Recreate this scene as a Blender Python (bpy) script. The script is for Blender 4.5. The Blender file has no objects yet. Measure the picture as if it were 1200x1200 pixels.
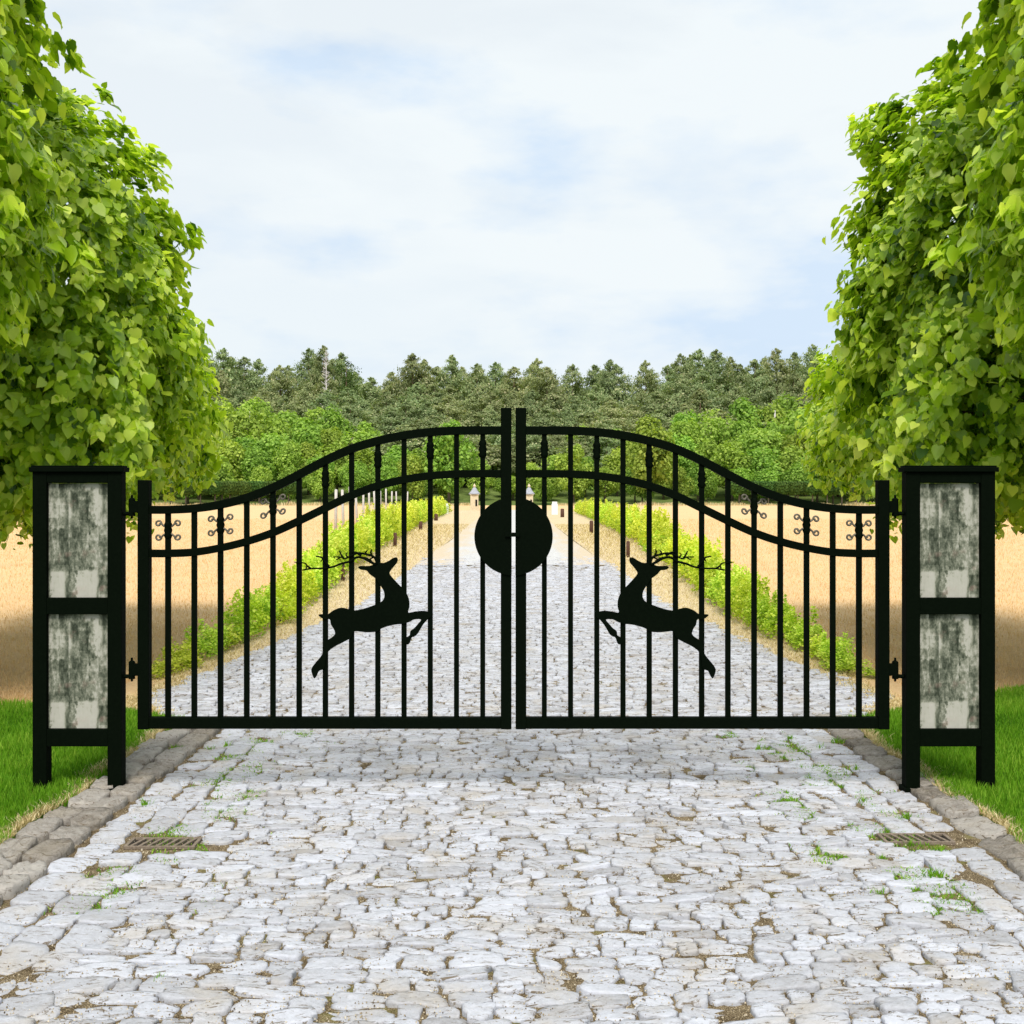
import bpy, bmesh, math, random
import numpy as np
from mathutils import Vector, Matrix
from mathutils.geometry import tessellate_polygon
R = math.radians
rng = np.random.default_rng(7)
random.seed(7)
scene = bpy.context.scene
col = scene.collection

# ------------------------------------------------------------------ camera numbers
F = 1290.0      # focal length in pixels of a 1200 px wide picture
H = 2.0         # eye height
HOR = 578.0     # horizon row
D = F / 176.0   # distance of the gate


def gx(px): return (px - 600.0) / 176.0
def gz(py): return H - (py - HOR) / 176.0
def at(px, py):                       # point of the flat ground seen at a pixel
    d = H * F / (py - HOR)
    return ((px - 600.0) * d / F, d)


# ------------------------------------------------------------------ helpers
def tag(o, label=None, cat=None, group=None, kind=None):
    if label: o['label'] = label
    if cat: o['category'] = cat
    if group: o['group'] = group
    if kind: o['kind'] = kind
    return o


def empty(name, loc, label, cat, group=None):
    o = bpy.data.objects.new(name, None)
    o.empty_display_size = 0.2
    col.objects.link(o)
    o.location = loc
    return tag(o, label, cat, group)


def mesh_np(name, V, faces, smooth=True, tint=None):
    """V (n,3); faces: list of int arrays (m,k) ; tint per vertex float"""
    me = bpy.data.meshes.new(name)
    V = np.asarray(V, dtype=np.float32)
    me.vertices.add(len(V))
    me.vertices.foreach_set('co', V.ravel())
    loops = np.concatenate([f.ravel() for f in faces]).astype(np.int32)
    tot = np.concatenate([np.full(len(f), f.shape[1]) for f in faces]).astype(np.int32)
    start = np.concatenate([[0], np.cumsum(tot)[:-1]]).astype(np.int32)
    me.loops.add(len(loops))
    me.loops.foreach_set('vertex_index', loops)
    me.polygons.add(len(tot))
    me.polygons.foreach_set('loop_start', start)
    me.polygons.foreach_set('loop_total', tot)
    me.polygons.foreach_set('use_smooth', np.full(len(tot), smooth))
    if tint is not None:
        a = me.attributes.new('tint', 'FLOAT', 'POINT')
        a.data.foreach_set('value', np.asarray(tint, dtype=np.float32))
    me.update(calc_edges=True)
    return me


def obj(name, me, mat, parent=None, loc=None):
    o = bpy.data.objects.new(name, me)
    if mat: 
        me.materials.clear(); me.materials.append(mat)
    col.objects.link(o)
    if parent: o.parent = parent
    if loc: o.location = loc
    return o


def bevel(o, w=0.003, seg=2):
    m = o.modifiers.new('bevel', 'BEVEL'); m.width = w; m.segments = seg; m.limit_method = 'ANGLE'
    return o


class MB:
    def __init__(s): s.v = []; s.f = []
    def box(s, x0, x1, y0, y1, z0, z1):
        b = len(s.v)
        s.v += [(x0, y0, z0), (x1, y0, z0), (x1, y1, z0), (x0, y1, z0), (x0, y0, z1), (x1, y0, z1), (x1, y1, z1), (x0, y1, z1)]
        s.f += [tuple(b + i for i in q) for q in ((0, 3, 2, 1), (4, 5, 6, 7), (0, 1, 5, 4), (1, 2, 6, 5), (2, 3, 7, 6), (3, 0, 4, 7))]
    def sweep(s, pts, h, y0, y1):
        """rectangular rail of height h following points (x,z)"""
        n = len(pts); b = len(s.v)
        for i, (x, z) in enumerate(pts):
            x0, z0 = pts[max(i - 1, 0)]; x1, z1 = pts[min(i + 1, n - 1)]
            tx, tz = x1 - x0, z1 - z0; l = math.hypot(tx, tz); nx, nz = -tz / l * h / 2, tx / l * h / 2
            if i in (0, n - 1): nx, nz = 0, math.copysign(h / 2, nz)
            s.v += [(x - nx, y0, z - nz), (x + nx, y0, z + nz), (x + nx, y1, z + nz), (x - nx, y1, z - nz)]
        for i in range(n - 1):
            for k in range(4):
                a = b + i * 4 + k; c = b + i * 4 + (k + 1) % 4
                s.f.append((a, c, c + 4, a + 4))
        s.f += [(b + 3, b + 2, b + 1, b), tuple(b + (n - 1) * 4 + k for k in range(4))]
    def tube(s, pts, radii, n=8):
        b = len(s.v); m = len(pts)
        P = [Vector(p) for p in pts]
        for i, p in enumerate(P):
            t = (P[min(i + 1, m - 1)] - P[max(i - 1, 0)]).normalized()
            u = t.cross(Vector((0, 1, 0)) if abs(t.y) < .9 else Vector((1, 0, 0))).normalized(); w = t.cross(u)
            for k in range(n):
                a = 2 * math.pi * k / n
                s.v.append(tuple(p + (u * math.cos(a) + w * math.sin(a)) * radii[i]))
        for i in range(m - 1):
            for k in range(n):
                a = b + i * n + k; c = b + i * n + (k + 1) % n
                s.f.append((a, c, c + n, a + n))
        s.f += [tuple(b + k for k in reversed(range(n))), tuple(b + (m - 1) * n + k for k in range(n))]
    def lathe(s, prof, n=16, c=(0, 0)):
        b = len(s.v)
        for r, z in prof:
            for k in range(n):
                a = 2 * math.pi * k / n
                s.v.append((c[0] + r * math.cos(a), c[1] + r * math.sin(a), z))
        for i in range(len(prof) - 1):
            for k in range(n):
                a = b + i * n + k; d = b + i * n + (k + 1) % n
                s.f.append((a, d, d + n, a + n))
        s.f += [tuple(b + k for k in reversed(range(n))), tuple(b + (len(prof) - 1) * n + k for k in range(n))]
    def plate(s, poly, y0, y1):
        """flat outline (x,z) cut from plate"""
        b = len(s.v); n = len(poly)
        s.v += [(x, y0, z) for x, z in poly] + [(x, y1, z) for x, z in poly]
        tris = tessellate_polygon([[Vector((x, z, 0)) for x, z in poly]])
        for t in tris:
            s.f.append((b + t[0], b + t[1], b + t[2])); s.f.append((b + n + t[2], b + n + t[1], b + n + t[0]))
        for i in range(n):
            j = (i + 1) % n
            s.f.append((b + i, b + j, b + n + j, b + n + i))
    def mesh(s, name, smooth=False):
        me = bpy.data.meshes.new(name); me.from_pydata(s.v, [], s.f)
        bm = bmesh.new(); bm.from_mesh(me); bmesh.ops.recalc_face_normals(bm, faces=bm.faces); bm.to_mesh(me); bm.free()
        if smooth: me.polygons.foreach_set('use_smooth', [True] * len(me.polygons))
        me.update(); return me
    def build(s, name, mat, parent=None, smooth=False): return obj(name, s.mesh(name, smooth), mat, parent)


def catmull(pts, step=6):
    out = []; n = len(pts)
    for i in range(n - 1):
        p0 = pts[max(i - 1, 0)]; p1 = pts[i]; p2 = pts[i + 1]; p3 = pts[min(i + 2, n - 1)]
        for k in range(step):
            t = k / step
            out.append(tuple(0.5 * (2 * b + (c - a) * t + (2 * a - 5 * b + 4 * c - d) * t * t + (3 * b - a - 3 * c + d) * t ** 3)
                             for a, b, c, d in zip(p0, p1, p2, p3)))
    out.append(pts[-1]); return out


# ------------------------------------------------------------------ materials
class NT:
    def __init__(s, name, rough=0.8, spec=0.3):
        s.m = bpy.data.materials.new(name); s.m.use_nodes = True
        s.t = s.m.node_tree; s.b = s.t.nodes['Principled BSDF']
        s.b.inputs['Roughness'].default_value = rough
        s.b.inputs['Specular IOR Level'].default_value = spec
    def n(s, typ, **kw):
        nd = s.t.nodes.new(typ)
        for k, v in kw.items(): setattr(nd, k, v)
        return nd
    def l(s, a, b): s.t.links.new(a, b)
    def coord(s, scale=(1, 1, 1), out='Object'):
        tc = s.n('ShaderNodeTexCoord'); mp = s.n('ShaderNodeMapping'); mp.inputs['Scale'].default_value = scale
        s.l(tc.outputs[out], mp.inputs['Vector']); return mp.outputs['Vector']
    def noise(s, vec, scale, detail=4, rough=0.55, dist=0.0):
        nd = s.n('ShaderNodeTexNoise'); nd.inputs['Scale'].default_value = scale; nd.inputs['Detail'].default_value = detail
        nd.inputs['Roughness'].default_value = rough; nd.inputs['Distortion'].default_value = dist
        s.l(vec, nd.inputs['Vector']); return nd.outputs['Fac']
    def ramp(s, fac, stops):
        nd = s.n('ShaderNodeValToRGB'); e = nd.color_ramp.elements
        while len(e) < len(stops): e.new(0.5)
        for el, (p, c) in zip(e, stops):
            el.position = p; el.color = (*c, 1) if len(c) == 3 else c
        s.l(fac, nd.inputs['Fac']); return nd.outputs['Color']
    def mix(s, fac, a, b, blend='MIX'):
        nd = s.n('ShaderNodeMix', data_type='RGBA', blend_type=blend)
        for sock, v in ((nd.inputs[0], fac), (nd.inputs[6], a), (nd.inputs[7], b)):
            if isinstance(v, (int, float)): sock.default_value = v
            elif isinstance(v, tuple): sock.default_value = (*v, 1)
            else: s.l(v, sock)
        return nd.outputs[2]
    def math(s, op, a, b=0.0, c=0.0):
        nd = s.n('ShaderNodeMath', operation=op)
        for sock, v in zip(nd.inputs, (a, b, c)):
            if isinstance(v, (int, float)): sock.default_value = v
            else: s.l(v, sock)
        return nd.outputs[0]
    def attr(s, name='tint'):
        nd = s.n('ShaderNodeAttribute'); nd.attribute_name = name; return nd.outputs['Fac']
    def base(s, c):
        if isinstance(c, tuple): s.b.inputs['Base Color'].default_value = (*c, 1)
        else: s.l(c, s.b.inputs['Base Color'])
    def bump(s, h, strength=0.5, dist=0.01):
        nd = s.n('ShaderNodeBump'); nd.inputs['Strength'].default_value = strength; nd.inputs['Distance'].default_value = dist
        s.l(h, nd.inputs['Height']); s.l(nd.outputs['Normal'], s.b.inputs['Normal'])


def foliage(name, dark, mid, light, trans=0.35, rough=0.5, spec=0.35, vary=0.0, tint_amount=1.0):
    k = NT(name, rough, spec)
    c = k.ramp(k.attr(), [(0.0, dark), (0.5, mid), (1.0, light)])
    if vary:
        oi = k.n('ShaderNodeObjectInfo')
        v = k.math('MULTIPLY_ADD', oi.outputs['Random'], 2 * vary, 1 - vary)
        hs = k.n('ShaderNodeHueSaturation'); k.l(c, hs.inputs['Color']); k.l(v, hs.inputs['Value'])
        r2 = k.math('MULTIPLY_ADD', k.math('FRACT', k.math('MULTIPLY', oi.outputs['Random'], 7.31)), 0.04, 0.48)
        k.l(r2, hs.inputs['Hue']); c = hs.outputs['Color']
    k.base(c)
    out = k.t.nodes['Material Output']
    tr = k.n('ShaderNodeBsdfTranslucent'); 
    bright = k.mix(1.0, c, (1.5, 1.6, 0.6), 'MULTIPLY'); k.l(bright, tr.inputs['Color'])
    ms = k.n('ShaderNodeMixShader'); ms.inputs[0].default_value = trans
    k.l(k.b.outputs[0], ms.inputs[1]); k.l(tr.outputs[0], ms.inputs[2]); k.l(ms.outputs[0], out.inputs['Surface'])
    return k.m


def m_black():
    k = NT('black_enamel', 0.5, 0.28)
    v = k.coord()
    f = k.noise(v, 60, 3)
    k.base(k.ramp(f, [(0.3, (0.0015, 0.0032, 0.0014)), (0.8, (0.0025, 0.0048, 0.0022))]))
    k.b.inputs['Specular IOR Level'].default_value = 0.02; k.b.inputs['Roughness'].default_value = 0.7
    k.bump(k.noise(v, 350, 2), 0.12, 0.001)
    return k.m


def m_scroll():
    k = NT('aged_bronze', 0.55, 0.4); v = k.coord()
    k.base(k.ramp(k.noise(v, 90), [(0.3, (0.06, 0.055, 0.04)), (0.7, (0.17, 0.15, 0.11))])); k.b.inputs['Metallic'].default_value = 0.3
    return k.m


def m_panel():
    k = NT('weathered_bark_panel', 0.85, 0.15)
    v = k.coord()                              # panel objects have their origin at the lower left corner
    st = k.n('ShaderNodeMapping'); st.inputs['Scale'].default_value = (17, 1, 7.5); k.l(v, st.inputs['Vector'])
    fine = k.n('ShaderNodeMapping'); fine.inputs['Scale'].default_value = (48, 1, 34); k.l(v, fine.inputs['Vector'])
    sep = k.n('ShaderNodeSeparateXYZ'); k.l(v, sep.inputs[0])
    X, Z = sep.outputs[0], sep.outputs[2]
    pl = k.math('FLOOR', k.math('MULTIPLY', X, 15.0))
    cmb = k.n('ShaderNodeCombineXYZ'); k.l(X, cmb.inputs[0]); k.l(k.math('MULTIPLY', pl, 3.7), cmb.inputs[1]); k.l(Z, cmb.inputs[2])
    k.l(cmb.outputs[0], st.inputs['Vector']); k.l(cmb.outputs[0], fine.inputs['Vector'])
    a = k.noise(st.outputs[0], 1.0, 4, 0.6, 0.2)
    b = k.noise(fine.outputs[0], 1.0, 5, 0.65)
    cell = k.n('ShaderNodeCombineXYZ'); k.l(pl, cell.inputs[0])
    k.l(k.math('FLOOR', k.math('ADD', k.math('MULTIPLY', Z, 7.5), k.math('MULTIPLY', pl, 0.37))), cell.inputs[1])
    wn = k.n('ShaderNodeTexWhiteNoise', noise_dimensions='3D'); k.l(cell.outputs[0], wn.inputs['Vector'])
    s = k.math('ADD', k.math('MULTIPLY', a, 0.60), k.math('MULTIPLY', b, 0.38))
    s = k.math('ADD', s, k.math('MULTIPLY_ADD', wn.outputs['Value'], 0.10, -0.052))
    nz = k.math('MULTIPLY_ADD', b, 0.05, -0.025)
    def block(cx, wx, cz, wz):
        dx = k.math('ABSOLUTE', k.math('SUBTRACT', k.math('ADD', X, nz), cx)); dz = k.math('ABSOLUTE', k.math('SUBTRACT', k.math('ADD', Z, nz), cz))
        mx = k.n('ShaderNodeMapRange', clamp=True); mx.inputs[1].default_value = wx + .008; mx.inputs[2].default_value = wx - .008; k.l(dx, mx.inputs[0])
        mz = k.n('ShaderNodeMapRange', clamp=True); mz.inputs[1].default_value = wz + .008; mz.inputs[2].default_value = wz - .008; k.l(dz, mz.inputs[0])
        return k.math('MULTIPLY', mx.outputs[0], mz.outputs[0])
    m = k.math('MAXIMUM', block(0.255, .065, .08, .1), block(0.06, .045, .07, .10))
    m = k.math('MAXIMUM', m, k.math('MULTIPLY', block(0.335, .025, .62, .14), .7))
    m = k.math('MAXIMUM', m, k.math('MULTIPLY', block(0.06, .05, .56, .10), .45))
    s2 = k.math('ADD', s, k.math('MULTIPLY', m, 0.17))
    dk = k.math('MAXIMUM', block(0.21, .055, .55, .16), k.math('MULTIPLY', block(0.15, .03, .2, .2), .8))
    s3 = k.math('SUBTRACT', s2, k.math('MULTIPLY', dk, 0.07))
    c = k.ramp(s3, [(0.36, (0.03, 0.037, 0.024)), (0.45, (0.095, 0.105, 0.075)), (0.52, (0.20, 0.205, 0.155)), (0.60, (0.37, 0.36, 0.305)), (0.9, (0.46, 0.43, 0.39))])
    pk = k.noise(v, 9.0, 2)
    pf = k.ramp(pk, [(0.6, (0, 0, 0)), (0.72, (0.25, 0.25, 0.25))])
    k.base(k.mix(pf, c, (0.36, 0.22, 0.19)))
    k.bump(b, 0.3, 0.004)
    return k.m


def m_stone(name, stops, bumpd=0.006, warm=0.35, bs=0.55):
    k = NT(name, 0.88, 0.2)
    v = k.coord()
    t = k.attr()
    f = k.noise(v, 17, 7, 0.75, 0.6)
    g = k.noise(v, 80, 5, 0.75)
    s = k.math('ADD', k.math('MULTIPLY', t, 0.36), k.math('ADD', k.math('MULTIPLY', f, 0.42), k.math('MULTIPLY', g, 0.22)))
    c = k.ramp(s, stops)
    w = k.ramp(k.noise(v, 3.1, 5, 0.6), [(0.5, (0, 0, 0)), (0.68, (warm, warm, warm))])
    c = k.mix(w, c, (0.42, 0.34, 0.22))
    st = k.n('ShaderNodeMapping'); st.inputs['Scale'].default_value = (.42, 1.7, 1); k.l(v, st.inputs['Vector'])
    sp = k.ramp(k.noise(st.outputs[0], 26, 6, 0.78, 0.8), [(0.560, (0, 0, 0)), (0.605, (0.95, 0.95, 0.95))])
    c = k.mix(sp, c, (0.15, 0.115, 0.075))
    k.base(c)
    k.bump(k.math('ADD', f, k.math('MULTIPLY', g, 0.5)), bs, bumpd)
    return k.m


def m_sand():
    k = NT('sand_and_grit', 0.95, 0.1); v = k.coord()
    f = k.noise(v, 160, 4, 0.7); g = k.noise(v, 9, 5, 0.65)
    c = k.ramp(f, [(0.36, (0.04, 0.028, 0.016)), (0.50, (0.17, 0.125, 0.07)), (0.62, (0.48, 0.39, 0.25)), (0.72, (0.68, 0.60, 0.46))])
    d = k.ramp(g, [(0.38, (0.45, 0.42, 0.38)), (0.6, (1, 1, 1))])
    c = k.mix(1.0, c, d, 'MULTIPLY')
    moss = k.ramp(k.noise(v, 2.3, 5, 0.7), [(0.56, (0, 0, 0)), (0.66, (0.7, 0.7, 0.7))])
    c = k.mix(moss, c, (0.16, 0.16, 0.035))
    k.base(c); k.bump(f, 0.8, 0.006); return k.m


def m_gravel():
    k = NT('pale_gravel', 0.95, 0.1); v = k.coord()
    st = k.n('ShaderNodeMapping'); st.inputs['Scale'].default_value = (1, 0.16, 1); k.l(v, st.inputs['Vector'])
    f = k.noise(v, 24, 6, 0.75); g = k.noise(st.outputs[0], 1.3, 5, 0.6)
    c = k.ramp(f, [(0.3, (0.30, 0.28, 0.25)), (0.5, (0.53, 0.52, 0.50)), (0.7, (0.62, 0.62, 0.63))])
    sep = k.n('ShaderNodeSeparateXYZ'); k.l(v, sep.inputs[0])
    ax = k.math('ABSOLUTE', sep.outputs[0])
    e = k.math('ADD', k.math('MULTIPLY', ax, 0.22), k.math('MULTIPLY', g, 0.75))
    w = k.ramp(e, [(0.66, (0, 0, 0)), (0.9, (0.75, 0.75, 0.75))])
    k.base(k.mix(w, c, (0.55, 0.43, 0.27))); k.bump(f, 0.6, 0.02); return k.m


def m_verge():
    k = NT('dry_straw_verge', 0.95, 0.1); v = k.coord()
    st = k.n('ShaderNodeMapping'); st.inputs['Scale'].default_value = (1, 0.3, 1); k.l(v, st.inputs['Vector'])
    f = k.noise(st.outputs[0], 22, 6, 0.75, 0.5); g = k.noise(v, 0.8, 5, 0.6)
    c = k.ramp(f, [(0.32, (0.30, 0.21, 0.12)), (0.48, (0.58, 0.45, 0.27)), (0.68, (0.76, 0.64, 0.44))])
    w = k.ramp(g, [(0.52, (0, 0, 0)), (0.66, (0.6, 0.6, 0.6))])
    k.base(k.mix(w, c, (0.50, 0.38, 0.24))); k.bump(f, 0.8, 0.03); return k.m


def m_field():
    k = NT('ripe_stubble_field', 0.95, 0.08); v = k.coord()
    f = k.noise(v, 30, 6, 0.8); g = k.noise(v, 0.5, 5, 0.6)
    c = k.ramp(f, [(0.28, (0.54, 0.34, 0.16)), (0.5, (0.70, 0.475, 0.25)), (0.74, (0.76, 0.56, 0.34))])
    w = k.ramp(g, [(0.35, (0.93, 0.92, 0.90)), (0.65, (1.03, 1.02, 1.0))])
    c = k.mix(1.0, c, w, 'MULTIPLY')
    sp = k.ramp(k.noise(v, 11, 4, 0.8), [(0.70, (0, 0, 0)), (0.76, (0.5, 0.5, 0.5))])
    k.base(k.mix(sp, c, (0.28, 0.30, 0.12))); k.bump(f, 0.7, 0.03); return k.m


def m_ground():
    k = NT('woodland_floor', 0.95, 0.05); v = k.coord()
    f = k.noise(v, 0.4, 6, 0.7)
    k.base(k.ramp(f, [(0.3, (0.06, 0.08, 0.02)), (0.6, (0.14, 0.19, 0.05)), (0.8, (0.24, 0.22, 0.10))])); return k.m


def m_turf():
    k = NT('turf_soil', 0.95, 0.05); v = k.coord()
    f = k.noise(v, 40, 6, 0.7)
    k.base(k.ramp(f, [(0.3, (0.03, 0.06, 0.006)), (0.6, (0.07, 0.15, 0.012)), (0.8, (0.14, 0.18, 0.03))])); k.bump(f, .8, .02); return k.m


def m_bark(name, a, b):
    k = NT(name, 0.9, 0.1); v = k.coord((1, 1, 0.2))
    f = k.noise(v, 30, 6, 0.7)
    k.base(k.ramp(f, [(0.3, a), (0.7, b)])); k.bump(f, 0.8, 0.01); return k.m


def m_plain(name, a, b, scale=20, rough=0.85):
    k = NT(name, rough, 0.2); v = k.coord()
    f = k.noise(v, scale, 5, 0.7)
    k.base(k.ramp(f, [(0.3, a), (0.7, b)])); k.bump(f, 0.4, 0.004); return k.m


M = dict(
    black=m_black(), scroll=m_scroll(), panel=m_panel(),
    cobble=m_stone('pale_granite_setts', [(0.22, (0.22, 0.20, 0.185)), (0.42, (0.39, 0.39, 0.41)), (0.60, (0.515, 0.525, 0.57)), (0.85, (0.60, 0.61, 0.66))], .02),
    kerb=m_stone('rough_kerb_stone', [(0.32, (0.10, 0.085, 0.065)), (0.44, (0.27, 0.24, 0.205)), (0.56, (0.42, 0.385, 0.345)), (0.75, (0.54, 0.505, 0.46))], .035, .2, .7),
    sand=m_sand(), gravel=m_gravel(), verge=m_verge(), field=m_field(), ground=m_ground(), turf=m_turf(),
    bark=m_bark('lime_bark', (0.07, 0.055, 0.04), (0.18, 0.15, 0.11)),
    pinebark=m_bark('pine_bark', (0.08, 0.05, 0.035), (0.20, 0.13, 0.09)),
    deadwood=m_bark('dead_grey_wood', (0.35, 0.32, 0.30), (0.60, 0.56, 0.53)),
    iron=m_plain('rusty_cast_iron', (0.12, 0.09, 0.065), (0.26, 0.21, 0.16), 60),
    void=m_plain('hollow_shade', (0.006, 0.005, 0.004), (0.012, 0.01, 0.008)),  # near-black colour painted as the shade inside drain slots and pillar niche
    sandstone=m_plain('cream_sandstone', (0.50, 0.40, 0.25), (0.66, 0.56, 0.40), 6),
    slate=m_plain('grey_lead_cap', (0.25, 0.26, 0.30), (0.40, 0.41, 0.45), 6),
    white=m_plain('white_painted_stone', (0.62, 0.63, 0.65), (0.78, 0.79, 0.80), 8),
    stake=m_plain('brown_stake_wood', (0.055, 0.025, 0.018), (0.13, 0.065, 0.045), 25),
    pale=m_plain('pale_weathered_stake', (0.42, 0.40, 0.38), (0.64, 0.62, 0.60), 8),
    lime=foliage('lime_leaf', (0.045, 0.12, 0.006), (0.32, 0.47, 0.016), (0.68, 0.76, 0.12), 0.42, 0.4, 0.5),
    decid=foliage('broadleaf_foliage', (0.07, 0.13, 0.02), (0.30, 0.43, 0.075), (0.50, 0.60, 0.14), 0.38, 0.7, 0.1, 0.16),
    pine=foliage('pine_needles', (0.09, 0.12, 0.055), (0.26, 0.32, 0.145), (0.48, 0.46, 0.27), 0.33, 0.8, 0.1, 0.14),
    hedge=foliage('dark_clipped_foliage', (0.02, 0.05, 0.01), (0.07, 0.13, 0.025), (0.14, 0.22, 0.05), 0.2, 0.7, 0.1, 0.1),
    vine=foliage('vine_leaf', (0.14, 0.24, 0.02), (0.44, 0.55, 0.05), (0.78, 0.80, 0.18), 0.42, 0.6, 0.15, 0.1),
    grass=foliage('lawn_grass', (0.05, 0.15, 0.005), (0.13, 0.30, 0.012), (0.30, 0.45, 0.05), 0.35, 0.6, 0.15),
    drygrass=foliage('dry_straw', (0.34, 0.26, 0.12), (0.58, 0.46, 0.25), (0.76, 0.65, 0.42), 0.2, 0.8, 0.1),
    grit=foliage('tan_grit', (0.07, 0.05, 0.03), (0.32, 0.25, 0.15), (0.66, 0.58, 0.44), 0.0, 0.9, 0.05),
    stubble=foliage('stubble_straw', (0.56, 0.36, 0.17), (0.70, 0.48, 0.25), (0.78, 0.58, 0.35), 0.1, 0.9, 0.05),
)

# ------------------------------------------------------------------ world, sun, camera
SUN_EL, SUN_AZ = R(54), R(182)       # high, behind the camera, a little to the left
w = bpy.data.worlds.new('World'); scene.world = w; w.use_nodes = True
nt = w.node_tree; bg = nt.nodes['Background']
sky = nt.nodes.new('ShaderNodeTexSky'); sky.sky_type = 'NISHITA'; sky.sun_disc = False
sky.sun_elevation = SUN_EL; sky.sun_rotation = SUN_AZ; sky.dust_density = 2.0
tc = nt.nodes.new('ShaderNodeTexCoord')
def wmap(sc, loc=(0, 0, 0)):
    mp = nt.nodes.new('ShaderNodeMapping'); mp.inputs['Scale'].default_value = sc; mp.inputs['Location'].default_value = loc
    nt.links.new(tc.outputs['Generated'], mp.inputs['Vector']); return mp.outputs[0]
def wnoise(vec, s, d, r, dist=0.0):
    n = nt.nodes.new('ShaderNodeTexNoise'); n.inputs['Scale'].default_value = s; n.inputs['Detail'].default_value = d
    n.inputs['Roughness'].default_value = r; n.inputs['Distortion'].default_value = dist; nt.links.new(vec, n.inputs['Vector']); return n.outputs['Fac']
def wramp(f, stops):
    n = nt.nodes.new('ShaderNodeValToRGB'); e = n.color_ramp.elements
    while len(e) < len(stops): e.new(.5)
    for el, (p, c) in zip(e, stops): el.position = p; el.color = (*c, 1)
    nt.links.new(f, n.inputs['Fac']); return n.outputs['Color']
def wmix(f, a, b, blend='MIX'):
    n = nt.nodes.new('ShaderNodeMix'); n.data_type = 'RGBA'; n.blend_type = blend
    for s_, v in ((n.inputs[0], f), (n.inputs[6], a), (n.inputs[7], b)):
        if isinstance(v, (int, float)): s_.default_value = v
        elif isinstance(v, tuple): s_.default_value = (*v, 1)
        else: nt.links.new(v, s_)
    return n.outputs[2]
n1 = wnoise(wmap((1.0, 1.0, 3.2), (0.3, 0.1, 0.62)), 2.6, 7, 0.52, 0.35)
cover = wramp(n1, [(0.40, (0.90, 0.90, 0.90)), (0.52, (1, 1, 1))])
n2 = wnoise(wmap((1.0, 1.0, 2.6), (3.1, 1.2, 0.4)), 3.4, 6, 0.55)
SK = 10.0
cloud = wramp(n2, [(0.40, (0.45, 0.54, 0.645)), (0.47, (0.53, 0.59, 0.645)), (0.55, (0.588, 0.628, 0.648))])
cloud = wmix(1.0, cloud, (SK, SK, SK), 'MULTIPLY')
cl = wmix(cover, sky.outputs[0], cloud)
nt.links.new(cl, bg.inputs['Color']); bg.inputs['Strength'].default_value = 0.1

sd = bpy.data.lights.new('sun', 'SUN'); sd.energy = 2.8; sd.angle = R(24); sd.color = (1.0, 0.96, 0.89)
so = bpy.data.objects.new('sun', sd); col.objects.link(so)
dirv = Vector((math.sin(SUN_AZ) * math.cos(SUN_EL), math.cos(SUN_AZ) * math.cos(SUN_EL), math.sin(SUN_EL)))
so.rotation_euler = dirv.to_track_quat('Z', 'Y').to_euler(); so.location = (0, 0, 30)

cam = bpy.data.cameras.new('camera'); co = bpy.data.objects.new('camera', cam); col.objects.link(co)
co.location = (0, 0, H); co.rotation_euler = (R(90), 0, 0)
cam.sensor_width = 36; cam.lens = 36 * F / 1200; cam.shift_y = (HOR - 600) / 1200
cam.clip_start = 0.05; cam.clip_end = 6000
scene.camera = co
scene.render.resolution_x = 1024; scene.render.resolution_y = 1024
vs = scene.view_settings; vs.view_transform = 'Standard'; vs.look = 'None'; vs.exposure = 0.6; vs.gamma = 1


# ------------------------------------------------------------------ setting: ground, field, verge, road
def hill(y):
    t = np.clip((np.asarray(y, float) - 186) / 110, 0, 1)
    return 15 * t * t * (3 - 2 * t) * 1.0 + 0.0
def hill_f(y): return float(hill(y))


ys = np.concatenate([[-60, 0, 60, 120, 180], np.linspace(190, 310, 25), [500, 900, 2500]])
xs = np.linspace(-1500, 1500, 31)
gxx, gyy = np.meshgrid(xs, ys)
V = np.stack([gxx.ravel(), gyy.ravel(), hill(gyy.ravel()) - 0.02], 1)
nx = len(xs); idx = np.arange((len(ys) - 1) * nx).reshape(-1, nx)[:, :-1].ravel()
tag(obj('ground', mesh_np('ground', V, [np.stack([idx, idx + 1, idx + nx + 1, idx + nx], 1)]), M['ground']), kind='structure')


def strip(name, rows, z, mat, kind='structure'):
    """rows: (y, x0, x1)"""
    V = []
    for y, a, b in rows: V += [(a, y, z), (b, y, z)]
    f = np.array([(2 * i, 2 * i + 1, 2 * i + 3, 2 * i + 2) for i in range(len(rows) - 1)])
    return tag(obj(name, mesh_np(name, np.array(V), [f], False), mat), kind=kind)


strip('field', [(9.2, -160, 160), (184, -160, 160), (187.5, -160, 160)], -0.012, M['field'])


def verge_x(y): return float(np.interp(y, [9.2, 10, 12.2, 17, 38, 80, 130], [3.4, 3.7, 3.72, 3.52, 4.8, 6.1, 6.8]))
def road_x(y): return float(np.interp(y, [0, 9.2, 9.8, 10.6, 15, 20, 130], [2.62, 2.62, 2.95, 3.55, 3.05, 2.65, 2.6]))
vy = [9.3, 9.8, 10.4, 12, 14, 17, 22, 30, 38, 60, 80, 130]
strip('verge', [(y, -verge_x(y), verge_x(y)) for y in vy], -0.006, M['verge'])
ry = [0.5, 9.2, 9.8, 10.6, 12, 15, 20, 30, 60, 131]
strip('road', [(y, -road_x(y) - (0.2 if y < 9.5 else 0), road_x(y) + (0.2 if y < 9.5 else 0)) for y in ry], 0.0, M['sand'])
strip('gravel_track', [(y, -road_x(y) + .08 * math.sin(y), road_x(y) - .08 * math.sin(y * 1.3)) for y in (30.5, 33, 36, 45, 60, 80, 110, 131)], 0.012, M['gravel'])


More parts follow.
